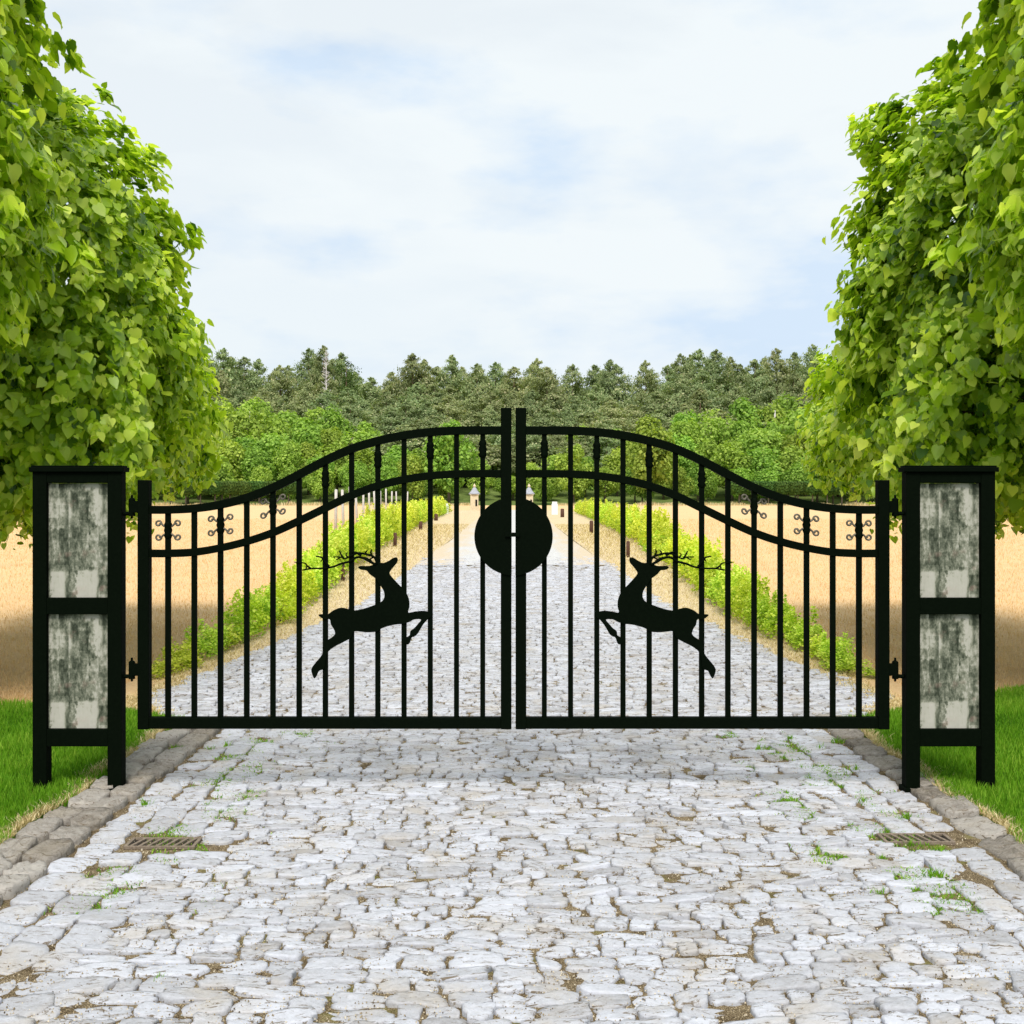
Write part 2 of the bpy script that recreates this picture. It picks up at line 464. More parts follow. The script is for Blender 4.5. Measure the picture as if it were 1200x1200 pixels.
# ------------------------------------------------------------------ stones
def stones(cx, cy, hx, hy, h, z0=-0.01, jit=0.12, tilt=0.03, ang=None, n=14, power=3.2, dome=0.35, rough=.0022):
    """cx,cy centres; hx,hy half sizes; h height"""
    N = len(cx)
    th = np.linspace(0, 2 * np.pi, n, endpoint=False)[None, :] + rng.uniform(-.08, .08, (N, n))
    c, s = np.cos(th), np.sin(th)
    r = (np.abs(c) ** power + np.abs(s) ** power) ** (-1 / power)
    lf = sum(rng.normal(0, a_, (N, 1)) * np.cos(f_ * th + rng.uniform(0, 6.28, (N, 1))) for f_, a_ in ((2, .035), (3, .05), (5, .035), (7, .02)))
    r = r * (1 + jit * 6 * lf + rng.normal(0, jit * .15, (N, n)))
    r = np.clip(r, .3, 1.36)
    px, py = r * c, r * s
    tx, ty = rng.normal(0, tilt, N), rng.normal(0, tilt, N)
    if ang is None: ang = np.zeros(N)
    ca, sa = np.cos(ang)[:, None], np.sin(ang)[:, None]
    rings = []
    for sc, hz in ((1.0, 0.0), (0.985, 0.70), (0.955, 0.95), (0.76, 1.0), (0.40, 1.0)):
        x = px * sc * hx[:, None]; y = py * sc * hy[:, None]
        zz = h[:, None] * hz + rng.normal(0, rough, x.shape) * (hz > .5)
        if hz > .3: zz = zz + x * tx[:, None] + y * ty[:, None]
        rings.append(np.stack([cx[:, None] + x * ca - y * sa, cy[:, None] + x * sa + y * ca, z0 + zz], 2))
    ctr = np.stack([cx, cy, z0 + h * (1 + .03 * dome)], 1)[:, None, :]
    V = np.concatenate(rings + [ctr], 1)
    K = V.shape[1]
    q = []
    for k in range(4):
        a = np.arange(n) + k * n; b = (np.arange(n) + 1) % n + k * n
        q.append(np.stack([a, b, b + n, a + n], 1))
    q = np.concatenate(q)
    t = np.stack([np.arange(n) + 4 * n, (np.arange(n) + 1) % n + 4 * n, np.full(n, 5 * n)], 1)
    off = (np.arange(N) * K)[:, None, None]
    tint = np.repeat(np.clip(rng.normal(.55, .17, N), 0, 1), K)
    return V.reshape(-1, 3), [(q[None] + off).reshape(-1, 4), (t[None] + off).reshape(-1, 3)], tint


L = [[], [], [], [], []]
GR = [(-2.18, -1.78, 6.17, 6.33), (2.12, 2.52, 6.25, 6.41)]
def add_stone(x, y, hx, hy, h, a=0.0):
    for g in GR:
        if g[0] - hx * .55 < x < g[1] + hx * .55 and g[2] - hy * .6 < y < g[3] + hy * .6: return
    L[0].append((x, y, hx, hy, h, a))
y = 2.6
while y < 36:
    dr = rng.uniform(.078, .135)
    near = y < 9.3
    xl = -1.78 if near else -road_x(y); xr = 2.0 if near else road_x(y)
    x = xl - rng.uniform(0, .12)
    while x < xr:
        wd = rng.choice([rng.uniform(.10, .17), rng.uniform(.16, .29)], p=[.5, .5])
        cx = x + wd / 2
        yy = y + dr / 2 + .05 * math.sin(cx * 1.1 + .4) + .03 * math.sin(cx * 2.7 + y * .7)
        if rng.random() > max(0, (y - 26) / 9):
            add_stone(cx, yy + rng.normal(0, .008), wd / 2 - rng.uniform(.002, .009), dr / 2 - rng.uniform(.000, .006), max(.013, rng.normal(.025, .0055)), rng.normal(0, .05))
        x += wd
    y += dr
# gutter courses running along the kerb
for sgn, x0, cols in ((-1, 1.80, (.215, .2, .22)), (1, 2.03, (.2, .2, .2))):
    x = x0
    for wc in cols:
        y = 2.6
        while y < 9.25:
            ln = rng.uniform(.14, .30)
            add_stone(sgn * (x + wc / 2) + rng.normal(0, .008), y + ln / 2, wc / 2 - rng.uniform(.002, .008), ln / 2 - rng.uniform(.001, .007), max(.012, rng.normal(.024, .004)), rng.normal(0, .06))
            y += ln
        x += wc
A = np.array(L[0])
V, Fc, T = stones(A[:, 0], A[:, 1], A[:, 2], A[:, 3], A[:, 4], ang=A[:, 5], jit=.27, tilt=.07, n=20, power=7.0)
tag(obj('cobblestones', mesh_np('cobblestones', V, Fc, True, T), M['cobble']), 'pale grey worn granite setts paving the driveway', 'cobblestones', kind='structure')

def kerb(name, sgn, rows, lab):
    B = []
    for x0, wd, hh in rows:
        y = 2.9 + rng.uniform(0, .2)
        while y < 9.35:
            ln = rng.uniform(.20, .42)
            B.append((sgn * (x0 + wd / 2) + rng.normal(0, .012), y + ln / 2, wd / 2 - .004, ln / 2 - .006, hh * rng.uniform(.8, 1.2), rng.normal(0, .05)))
            y += ln
    B = np.array(B)
    V, Fc, T = stones(B[:, 0], B[:, 1], B[:, 2], B[:, 3], B[:, 4], z0=-.02, jit=.12, tilt=.06, ang=B[:, 5], n=22, power=4.5, dome=2, rough=.006)
    T = np.clip(T - .05, 0, 1)
    o = tag(obj(name, mesh_np(name, V, Fc, True, T), M['kerb']), lab, 'kerb', kind='structure')
    return o
kerb('kerb', -1, [(2.45, .19, .068), (2.64, .2, .078)], 'double row of rough brown kerb stones along the left lawn')
kerb('kerb', 1, [(2.64, .24, .06)], 'single row of rough kerb stones along the right lawn')

# grit lying in the joints
n = 60000
gy = 3.6 + 9 * rng.uniform(0, 1, n) ** 1.5; gxp = rng.uniform(-2.6, 2.75, n); gr = rng.uniform(.002, .0055, n)
tm = np.array([(1, 0, -.3), (-.5, .87, -.3), (-.5, -.87, -.3), (0, 0, 1)]); an = rng.uniform(0, 6.28, n)
ca, sa = np.cos(an), np.sin(an)
V = np.stack([gxp[:, None] + gr[:, None] * (tm[:, 0] * ca[:, None] - tm[:, 1] * sa[:, None]), gy[:, None] + gr[:, None] * (tm[:, 0] * sa[:, None] + tm[:, 1] * ca[:, None]),
              .003 + rng.uniform(0, .013, n)[:, None] + gr[:, None] * tm[:, 2]], 2).reshape(-1, 3)
Fc = (np.array([(0, 1, 3), (1, 2, 3), (2, 0, 3), (0, 2, 1)])[None] + (np.arange(n) * 4)[:, None, None]).reshape(-1, 3)
tag(obj('grit', mesh_np('grit', V, [Fc], False, np.repeat(rng.uniform(0, 1, n), 4)), M['grit']), 'tan sand grains and grit filling the joints of the setts', 'grit', kind='stuff')

# ------------------------------------------------------------------ lawns
def lawn_back(sgn, x):
    ax = abs(x)
    if sgn < 0: return float(np.interp(ax, [2.8, 3.4, 4.8, 12], [9.6, 10.0, 10.4, 11.0]))
    return float(np.interp(ax, [2.8, 3.4, 5.3, 12], [9.6, 9.95, 11.3, 12.0]))
def lawn(sgn, lab):
    xs = np.linspace(2.86, 12, 40); V = []; Fq = []
    x_in = 2.86
    for i, ax in enumerate(xs):
        b = lawn_back(sgn, ax)
        yy = np.array([1.0, 4, 7, b - .12, b])
        zz = np.array([.008, .008, .008, .008, -.03])
        if i == 0: zz = zz * 0 - .03
        for a, z in zip(yy, zz): V.append((sgn * ax, a, z))
    for i in range(len(xs) - 1):
        for k in range(4):
            a = i * 5 + k; Fq.append((a, a + 5, a + 6, a + 1) if sgn > 0 else (a, a + 1, a + 6, a + 5))
    tag(obj('lawn', mesh_np('lawn', np.array(V), [np.array(Fq)], True), M['turf']), kind='structure')
    # blades
    N = 150000
    x = rng.uniform(0, 1, N) ** 1.25 * 4.6 + 2.83
    y = rng.uniform(4.6, 11.6, N)
    back = np.interp(x, [2.8, 3.4, 4.8, 12], [9.6, 10.0, 10.4, 11.0]) if sgn < 0 else np.interp(x, [2.8, 3.4, 5.3, 12], [9.6, 9.95, 11.3, 12.0])
    edge = 2.88 + .05 * np.sin(y * 3.1) + .04 * np.sin(y * 7.7 + 1) + rng.normal(0, .025, N)
    ok = (y < back + rng.normal(0, .03, N)) & (x > edge) & (x < y * .52 + .4)
    x, y = x[ok], y[ok]; n = len(x)
    clump = .5 + .5 * np.sin(x * 4.1 + 1.7 * np.sin(y * 2.3)) * np.sin(y * 3.7 + x)
    h = rng.uniform(.035, .075, n) * (.75 + .5 * clump)
    return x * sgn, y, h, clump
def blades(x, y, z, h, wd, lean=.5):
    n = len(x); a = rng.uniform(0, 2 * np.pi, n); b = rng.uniform(0, 2 * np.pi, n)
    ux, uy = np.cos(a) * wd / 2, np.sin(a) * wd / 2
    lx, ly = np.cos(b) * h * lean * rng.uniform(.2, 1, n), np.sin(b) * h * lean * rng.uniform(.2, 1, n)
    p0 = np.stack([x - ux, y - uy, z], 1); p1 = np.stack([x + ux, y + uy, z], 1)
    m0 = np.stack([x - ux * .8 + lx * .35, y - uy * .8 + ly * .35, z + h * .55], 1); m1 = np.stack([x + ux * .8 + lx * .35, y + uy * .8 + ly * .35, z + h * .55], 1)
    t = np.stack([x + lx, y + ly, z + h], 1)
    V = np.stack([p0, p1, m1, m0, t], 1).reshape(-1, 3); o = np.arange(n)[:, None] * 5
    return V, [o + np.array([[0, 1, 2, 3]]), o + np.array([[3, 2, 4]])]
for sgn, lab in ((-1, 'short bright green lawn grass left of the driveway'), (1, 'short bright green lawn grass right of the driveway')):
    x, y, h, cl_ = lawn(sgn, lab)
    V, Fc = blades(x, y, np.full(len(x), .004), h, rng.uniform(.005, .009, len(x)))
    T = np.repeat(np.clip(.48 + .12 * np.sin(x * 1.3 + 2) * np.sin(y * 1.9) + .30 * (cl_ - .5) + rng.normal(0, .2, len(x)), 0, 1), 5)
    tag(obj('grass', mesh_np('grass', V, Fc, True, T), M['grass']), lab, 'grass', kind='stuff')
    # dry fringe where turf meets kerb
    n = 5200; y = rng.uniform(4.8, 9.6, n); x = sgn * (2.86 + np.abs(rng.normal(0, .055, n)) + .03 * np.sin(y * 5))
    V, Fc = blades(x, y, np.full(n, .02), rng.uniform(.02, .05, n), rng.uniform(.004, .008, n), 1.2)
    tag(obj('dry_grass', mesh_np('dry_grass', V, Fc, True, np.repeat(rng.uniform(0, 1, n), 5)), M['drygrass']),
        'dry yellow grass fringe between kerb and lawn on the %s' % ('left' if sgn < 0 else 'right'), 'dry grass', kind='stuff')

# stubble standing in the field
def stubble(sgn):
    n = 90000
    y = 10.2 + 75 * rng.uniform(0, 1, n) ** 2.2
    x = np.array([0.0] * n); inner = np.interp(y, [9.2, 10, 12.2, 17, 38, 80, 130], [3.4, 3.7, 3.72, 3.52, 4.8, 6.1, 6.8]) + .35
    x = inner + rng.uniform(0, 1, n) * np.clip(y * .55 - inner + 1.5, 1, None)
    back = np.array([lawn_back(sgn, a) for a in np.minimum(x, 12)]) + .05
    ok = y > back
    x, y = x[ok], y[ok]; n = len(x)
    s = np.clip(y / 14, 1, 5)
    V, Fc = blades(sgn * x, y, np.full(n, -.012), rng.uniform(.02, .06, n) * s ** .5, rng.uniform(.004, .009, n) * s ** .8, .6)
    tag(obj('stubble', mesh_np('stubble', V, Fc, True, np.repeat(np.clip(rng.normal(.5, .22, n), 0, 1), 5)), M['stubble']),
        'short straw-coloured stubble covering the field on the %s' % ('left' if sgn < 0 else 'right'), 'stubble', kind='stuff')
stubble(-1); stubble(1)
n = 26000; x = rng.uniform(-105, 105, n); y = rng.uniform(180.5, 187, n); ok = np.abs(x) > 7; x, y = x[ok], y[ok]; n = len(x)
V, Fc = blades(x, y, np.full(n, -.02), rng.uniform(.15, .75, n) * (.7 + .5 * np.sin(x * .9) * np.sin(x * .37)), rng.uniform(.06, .14, n), .6)
tag(obj('long_grass', mesh_np('long_grass', V, Fc, True, np.repeat(rng.uniform(.2, .9, n), 5)), M['drygrass']), 'long dry grass where the stubble field meets the wood', 'long grass', kind='stuff')
# straw litter along the verges
n = 30000; y = 10 + 60 * rng.uniform(0, 1, n) ** 1.8; sg = rng.choice([-1, 1], n)
ra = np.interp(y, [9.8, 10.6, 15, 20, 130], [2.95, 3.5, 3.0, 2.6, 2.6]); vb = np.interp(y, [10, 12.2, 17, 38, 80, 130], [3.7, 3.72, 3.52, 4.8, 6.1, 6.8])
x = sg * (ra + (vb - ra) * rng.uniform(0, 1, n) ** .8 + rng.normal(0, .06, n))
V, Fc = blades(x, y, np.full(n, -.002), rng.uniform(.01, .05, n) * np.clip(y / 18, 1, 3), rng.uniform(.005, .012, n) * np.clip(y / 18, 1, 3), 1.6)
tag(obj('straw_litter', mesh_np('straw_litter', V, Fc, True, np.repeat(rng.uniform(0, 1, n), 5)), M['drygrass']), 'dry straw and dead grass strewn along both track edges', 'straw', kind='stuff')


# ------------------------------------------------------------------ drain grates
def grate(g, skew, lab):
    x0, x1, y0, y1 = g; cx, cy = (x0 + x1) / 2, (y0 + y1) / 2
    e = empty('drain_grate', (cx, cy, 0), lab, 'drain grate', 'drain grates in the gutter')
    hx, hy = (x1 - x0) / 2, (y1 - y0) / 2
    m = MB()
    m.box(-hx, hx, -hy, -hy + .012, .001, .022); m.box(-hx, hx, hy - .012, hy, .001, .022)
    m.box(-hx, -hx + .02, -hy + .012, hy - .012, .001, .022); m.box(hx - .02, hx, -hy + .012, hy - .012, .001, .022)
    bevel(m.build('frame', M['iron'], e))
    m = MB(); m.box(-hx + .0205, hx - .0205, -hy + .0125, hy - .0125, .002, .008); m.build('sump', M['void'], e)  # dark sheet under the bars, drain shade painted in its colour
    k = MB(); nb = 7
    for i in range(nb):
        x = -hx + .03 + (2 * hx - .06) * (i + .5) / nb
        b = len(k.v)
        w_ = .0095
        for z in (.0085, .0195):
            k.v += [(x - w_ - skew, -hy + .0118, z), (x + w_ - skew, -hy + .0118, z), (x + w_ + skew, hy - .0118, z), (x - w_ + skew, hy - .0118, z)]
        k.f += [tuple(b + i_ for i_ in q) for q in ((0, 3, 2, 1), (4, 5, 6, 7), (0, 1, 5, 4), (1, 2, 6, 5), (2, 3, 7, 6), (3, 0, 4, 7))]
    k.build('bars', M['iron'], e)
grate(GR[0], .018, 'rusty drain grate in the gutter by the double kerb row')
grate(GR[1], -.018, 'rusty drain grate in the gutter by the single kerb row')


# ------------------------------------------------------------------ leaf clouds
def norm(a): return a / np.maximum(np.linalg.norm(a, axis=1, keepdims=True), 1e-9)
LEAF = np.array([(0, 0, 0), (0, .36, .01), (0, .72, -.02), (0, 1.08, -.12), (-.24, -.13, .04), (-.50, .06, .09), (-.49, .44, .10), (-.23, .82, .02), (.24, -.13, .04), (.50, .06, .09), (.49, .44, .10), (.23, .82, .02)])
LF = np.array([(0, 1, 5, 4), (1, 2, 6, 5), (2, 3, 7, 6), (0, 8, 9, 1), (1, 9, 10, 2), (2, 10, 11, 3)])
def leaf_cloud(P, Nrm, Tip, size, simple=False):
    n = len(P)
    Z = norm(Nrm); Yv = norm(Tip - Z * np.sum(Tip * Z, 1, keepdims=True)); Xv = np.cross(Yv, Z)
    if simple:
        tmpl = np.array([(-.35, .0, 0), (.4, -.05, .0), (.45, .7, .12), (-.3, .85, .0)]); fc = np.array([(0, 1, 2, 3)])
    else: tmpl, fc = LEAF, LF
    K = len(tmpl)
    s = size[:, None, None]
    wx = rng.uniform(.68, 1.1, (n, 1, 1))
    V = P[:, None, :] + s * (tmpl[None, :, 0:1] * wx * Xv[:, None, :] + tmpl[None, :, 1:2] * Yv[:, None, :] + tmpl[None, :, 2:3] * Z[:, None, :] * (1 if simple else rng.uniform(-1, 2, (n, 1, 1))))
    Fc = (fc[None] + (np.arange(n) * K)[:, None, None]).reshape(-1, fc.shape[1])
    return V.reshape(-1, 3), Fc, K
def sph(n):
    v = rng.normal(0, 1, (n, 3)); return norm(v)


def lime_crown(seed, rx, ry, rz, cz, ncl, per, ls, power=2.8, shape=None):
    """boxy crown of drooping sprays; origin at trunk foot"""
    global rng
    keep = rng; rng = np.random.default_rng(seed)
    d = sph(ncl)
    r = (np.abs(d[:, 0]) ** power + np.abs(d[:, 1]) ** power + np.abs(d[:, 2]) ** power) ** (-1 / power)
    ph = rng.uniform(0, 6, 6)
    q = d * r[:, None]
    lump = .09 * np.sin(q[:, 0] * 5 + ph[0] + 2 * q[:, 2]) + .10 * np.sin(q[:, 2] * 6 + ph[1] + q[:, 1] * 4) + .06 * np.sin(q[:, 1] * 6 + ph[2]) + .06 * np.sin(q[:, 2] * 14 + ph[3] + q[:, 1] * 9) * np.sin(q[:, 0] * 8 + q[:, 1] * 11 + ph[4])
    depth = np.where(rng.random(ncl) < .66, 1 - np.abs(rng.normal(0, .04, ncl)), rng.uniform(.68, .95, ncl))
    spike = np.where(rng.random(ncl) < .08, rng.uniform(.04, .15, ncl), 0)
    c = q * (depth + lump + spike)[:, None] * np.array([rx, ry, rz]) + np.array([0, 0, cz])
    if shape is not None: c = shape(c)
    nd = norm(d * np.array([1 / rx, 1 / ry, 1 / rz]))
    # each spray: a drooping line of leaves
    t = rng.uniform(0, 1, (ncl, per))
    out = norm(nd * np.array([1, 1, .4]) + rng.normal(0, .7, (ncl, 3)))
    ln = rng.uniform(.22, .5, (ncl, 1))
    P = c[:, None, :] + out[:, None, :] * (t * ln)[..., None] * .75
    P[..., 2] -= (t ** 2) * ln * .55
    P += rng.normal(0, .055, P.shape)
    Nr = nd[:, None, :] * .9 + np.array([0, 0, .55]) + rng.normal(0, .5, P.shape)
    Tp = np.array([0, 0, -1.0]) + out[:, None, :] * .45 + rng.normal(0, .35, P.shape)
    size = np.clip(rng.normal(ls, ls * .33, (ncl, per)), ls * .35, ls * 1.6)
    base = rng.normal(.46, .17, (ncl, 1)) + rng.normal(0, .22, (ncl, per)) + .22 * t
    P, Nr, Tp, size, base = P.reshape(-1, 3), Nr.reshape(-1, 3), Tp.reshape(-1, 3), size.ravel(), np.clip(base.ravel(), 0, 1)
    V, Fc, K = leaf_cloud(P, Nr, Tp, size)
    me = mesh_np('crown', V, [Fc], True, np.repeat(base, K))
    rng = keep
    return me


def tree_trunk(h, r0, limbs, spread, mat_seed):
    rr = random.Random(mat_seed); m = MB()
    m.tube([(0, 0, -.1), (0.02, 0, h * .3), (-.03, .02, h * .65), (.02, 0, h)], [r0 * 1.25, r0, r0 * .8, r0 * .25], 10)
    for i in range(limbs):
        z = h * rr.uniform(.35, .9); a = rr.uniform(0, 6.28); L_ = spread * rr.uniform(.6, 1) * (1.15 - z / h * .5)
        p1 = (math.cos(a) * L_ * .5, math.sin(a) * L_ * .5, z + L_ * .22); p2 = (math.cos(a) * L_, math.sin(a) * L_, z + L_ * .3)
        m.tube([(0, 0, z - .05), p1, p2], [r0 * .42, r0 * .25, r0 * .07], 6)
    return m.mesh('trunk', True)


def place_tree(name, crown, trunk, cm, tm, loc, label, cat, group=None, rz=0, sc=(1, 1, 1)):
    e = empty(name, loc, label, cat, group); e.rotation_euler.z = rz; e.scale = sc
    for nm, me, mt in (('crown', crown, cm), ('trunk', trunk, tm)):
        if len(me.materials) == 0: me.materials.append(mt)
        o = bpy.data.objects.new(nm, me); col.objects.link(o); o.parent = e
    return e


c1 = lime_crown(11, 2.0, 1.5, 3.1, 6.15, 2500, 27, .100)
c2 = lime_crown(12, 1.95, 1.55, 2.0, 4.15, 2200, 27, .090, 4.2)
c3 = lime_crown(13, 1.6, 1.6, 1.18, 3.1, 1300, 24, .084)
c2r = lime_crown(22, 1.95, 1.55, 2.2, 4.45, 2450, 27, .090, 3.4)
t1 = tree_trunk(6.6, .17, 14, 1.8, 1); t2 = tree_trunk(5.0, .14, 12, 1.6, 2); t3 = tree_trunk(3.6, .12, 9, 1.3, 3)
G = 'lime trees lining the driveway'
lime_specs = [
    (c1, t1, (-6.3, 9.0, 0), 'tallest lime tree at the left picture edge, behind the left pillar', 0.0, 1),
    (c2, t2, (-6.05, 12.35, 0), 'middle lime tree of the left row with leafy drooping sprays', 0.0, 1),
    (c3, t3, (-6.35, 15.6, 0), 'low farthest lime tree of the left row beside the far hedge', 0.0, 1),
    (c1, t1, (6.3, 9.0, 0), 'tallest lime tree at the right picture edge, behind the right pillar', 0.0, -1),
    (c2r, t2, (6.05, 12.35, 0), 'middle lime tree of the right row with leafy drooping sprays', 0.0, -1),
    (c3, t3, (6.35, 15.6, 0), 'low farthest lime tree of the right row beside the far hedge', 0.0, -1)]
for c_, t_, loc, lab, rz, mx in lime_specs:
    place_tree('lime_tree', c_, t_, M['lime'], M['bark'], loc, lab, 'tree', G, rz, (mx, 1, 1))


# ------------------------------------------------------------------ far woodland
def broad_crown(seed, h, r, n, ls=.55):
    global rng
    keep = rng; rng = np.random.default_rng(seed)
    nl = 13
    lc = sph(nl) * np.array([r * .62, r * .62, h * .30]) + np.array([0, 0, h * .56]); lr = rng.uniform(.32, .5, nl) * r
    lc[0] = (0, 0, h * .80); lc[1] = (0, 0, h * .45)
    k = rng.integers(0, nl, n); d = sph(n)
    P = lc[k] + d * lr[k][:, None] * np.array([1, 1, 1.15]) * rng.uniform(.75, 1.12, (n, 1))
    ok = P[:, 2] > h * .04; P, d = P[ok], d[ok]; n = len(P); k = k[ok]
    Nr = d + np.array([0, 0, .5]) + rng.normal(0, .5, (n, 3)); Tp = rng.normal(0, 1, (n, 3)) + np.array([0, 0, -.4])
    V, Fc, K = leaf_cloud(P, Nr, Tp, rng.uniform(.6, 1.35, n) * ls, True)
    T = np.clip(.46 + rng.normal(0, .16, n) + rng.normal(0, .10, nl)[k], 0, 1)
    me = mesh_np('crown', V, [Fc], False, np.repeat(T, K)); rng = keep; return me


def pine_crown(seed, h, r, n, ls=.5, round_=False):
    global rng
    keep = rng; rng = np.random.default_rng(seed)
    P = []; Dn = []; T = []
    nb = 78; per = n // nb
    for i in range(nb):
        u = (i / nb) ** .85; z = h * (.25 + .74 * u)
        rad = r * ((1 - u ** 1.9) ** .9 if not round_ else math.sqrt(max(0.02, 1 - (2 * u - .9) ** 2 * .8))) * rng.uniform(.6, 1.12) + .12
        a = rng.uniform(0, 6.28); t = rng.uniform(.25, 1, per) ** .6
        up = rng.uniform(.1, .5)
        x = np.cos(a) * rad * t; y = np.sin(a) * rad * t; zz = z + t * rad * up
        sp = .10 + .26 * rad * (1 - np.abs(t - .6))
        P.append(np.stack([x, y, zz], 1) + rng.normal(0, 1, (per, 3)) * (sp[:, None] * np.array([.75, .75, .45])))
        Dn.append(np.stack([np.cos(a) + 0 * t, np.sin(a) + 0 * t, 0 * t + .8], 1))
        tip = np.where((t > .85) & (rng.random(per) < .3), .4, 0)
        T.append(.42 + rng.normal(0, .15, per) + tip + rng.normal(0, .08))
    P = np.concatenate(P); Dn = np.concatenate(Dn); T = np.clip(np.concatenate(T), 0, 1); n = len(P)
    V, Fc, K = leaf_cloud(P, Dn + rng.normal(0, .6, (n, 3)), np.array([0, 0, 1.0]) + rng.normal(0, .6, (n, 3)), rng.uniform(.5, 1.2, n) * ls * (1.05 - .6 * np.clip(P[:, 2] / h - .55, 0, 1) / .45), True)
    me = mesh_np('crown', V, [Fc], False, np.repeat(T, K)); rng = keep; return me


def straight_trunk(h, r):
    m = MB(); m.tube([(0, 0, -.6), (.03, 0, h * .5), (0, .04, h)], [r, r * .7, r * .15], 7); return m.mesh('trunk', True)


bc = [broad_crown(40 + i, 11, 4.0, 3600, .46) for i in range(5)]; bt = straight_trunk(8, .28)
pc = [pine_crown(60 + i, 20, 6.2, 6500, .55) for i in range(5)]; pt = straight_trunk(19, .3)
rr = random.Random(5)
def px_at(px, y): return (px - 600) * y / F
def top_z(py, y): return H + (HOR - py) * y / F

# deciduous slope: rows up the hill; target skyline of the broadleaf belt
def belt_top(px): return np.interp(abs(px - 600), [0, 60, 100, 130, 160, 200, 260, 330, 420, 600], [545, 506, 508, 512, 496, 484, 472, 464, 455, 445])
nleft = []
for row, y in enumerate((191, 199, 208, 218, 229)):
    x = -88 + rr.uniform(0, 3)
    while x < 88:
        yy = y + rr.uniform(-3, 3); px = 600 + x * F / yy
        zt = top_z(float(belt_top(px)) + rr.uniform(-6, 10), yy); z0 = hill_f(yy)
        f_ = (.30, .48, .66, .84, 1.0)[row]
        yt_ = 572 + (float(belt_top(px)) - 572) * f_ + rr.uniform(-9, 9)
        hh = min(top_z(yt_, yy) - z0, 17)
        if hh > 4.2 and not (abs(px - 588) < 26 and row == 0):
            s = hh / 11; wsc = min(max(s, .62), 1.15) * rr.uniform(.85, 1.15)
            sd_ = 'left' if x < 0 else 'right'
            place_tree('broadleaf_tree', bc[rr.randrange(5)], bt, M['decid'], M['bark'], (x, yy, z0),
                       'bushy green broadleaf tree in the belt at the foot of the %s wood' % sd_, 'tree', 'broadleaf trees below the pines, %s of the track' % sd_, rr.uniform(0, 6.28), (wsc, wsc, s))
        x += rr.uniform(4.4, 6.6)
# pines behind; skyline from the photograph
sky_x = [180, 240, 285, 330, 365, 405, 430, 460, 485, 530, 560, 600, 630, 652, 670, 712, 735, 755, 785, 818, 838, 865, 885, 910, 930, 970, 1020]
sky_y = [405, 402, 408, 425, 404, 408, 436, 428, 410, 418, 425, 428, 413, 432, 428, 418, 440, 424, 420, 402, 405, 425, 418, 408, 405, 402, 400]
def sky_top(px): return float(np.interp(px, sky_x, sky_y))
def pine(px, yy, dy, name='pine_tree', lab=None, group='pines on the hillside'):
    x = px_at(px, yy); z0 = hill_f(yy); hh = top_z(sky_top(px) + dy, yy) - z0
    s = hh / 20; wsc = rr.uniform(.8, 1.08)
    place_tree('pine_tree', pc[rr.randrange(5)], pt, M['pine'], M['pinebark'], (x, yy, z0),
               lab or 'grey-green pine tree standing in the dense wood on the far slope', 'tree', group, rr.uniform(0, 6.28), (wsc, wsc, s))
for p in (240, 262, 288, 304, 330, 362, 378, 400, 436, 459, 485, 497, 529, 541, 560, 582, 601, 629, 641, 671, 698, 713, 722, 757, 784, 796, 818, 838, 856, 868, 884, 911, 930, 952, 985):
    pine(p + rr.uniform(-2, 2), 262 + rr.uniform(-6, 10), rr.uniform(-3, 10))
for row, (y, dy, stp) in enumerate(((278, 14, 24), (250, 34, 22), (240, 56, 23), (231, 78, 24))):
    p = 178
    while p < 1022:
        pine(p, y + rr.uniform(-4, 4), dy + rr.uniform(-10, 12)); p += stp * rr.uniform(.75, 1.3)
p = 455
while p < 745:
    pine(p, 220 + rr.uniform(-4, 4), 84 + rr.uniform(-8, 10)); p += 20 * rr.uniform(.8, 1.3)
# odd trees out
rc = pine_crown(90, 20, 3.6, 1500, .6, True)
place_tree('round_topped_pine', rc, pt, M['hedge'], M['pinebark'], (px_at(406, 256), 256, hill_f(256)),
           'dark round-topped tree rising above the pines left of centre', 'tree', None, 1.0, (1.0, 1.0, (top_z(409, 256) - hill_f(256)) / 22.5))
def dead_tree(px, ytop, ybot, y, lab, r=.28, branches=0):
    x = px_at(px, y); zt = top_z(ytop, y); z0 = hill_f(y); h = zt - z0
    e = empty('dead_tree', (x, y, z0), lab, 'tree')
    m = MB(); m.tube([(0, 0, -.5), (.1, 0, h * .5), (0, 0, h)], [r * 1.1, r, r * .6], 8); m.build('trunk', M['deadwood'], e, True)
    if branches:
        b = MB()
        for i in range(branches):
            z = h * rr.uniform(.45, .98); a = rr.uniform(0, 6.28); L_ = rr.uniform(.9, 2.2) * (1.3 - z / h)
            b.tube([(0, 0, z), (math.cos(a) * L_, math.sin(a) * L_, z + L_ * .8)], [.10, .045], 5)
        b.build('branches', M['deadwood'], e, True)
dead_tree(292, 481, 498, 226, 'pale bare trunk standing up from the left broadleaf belt')
dead_tree(908, 481, 498, 226, 'pale bare trunk standing up from the right broadleaf belt')
dead_tree(382, 410, 470, 243, 'grey leafless tree among the pines beside the round-topped tree', .16, 90)

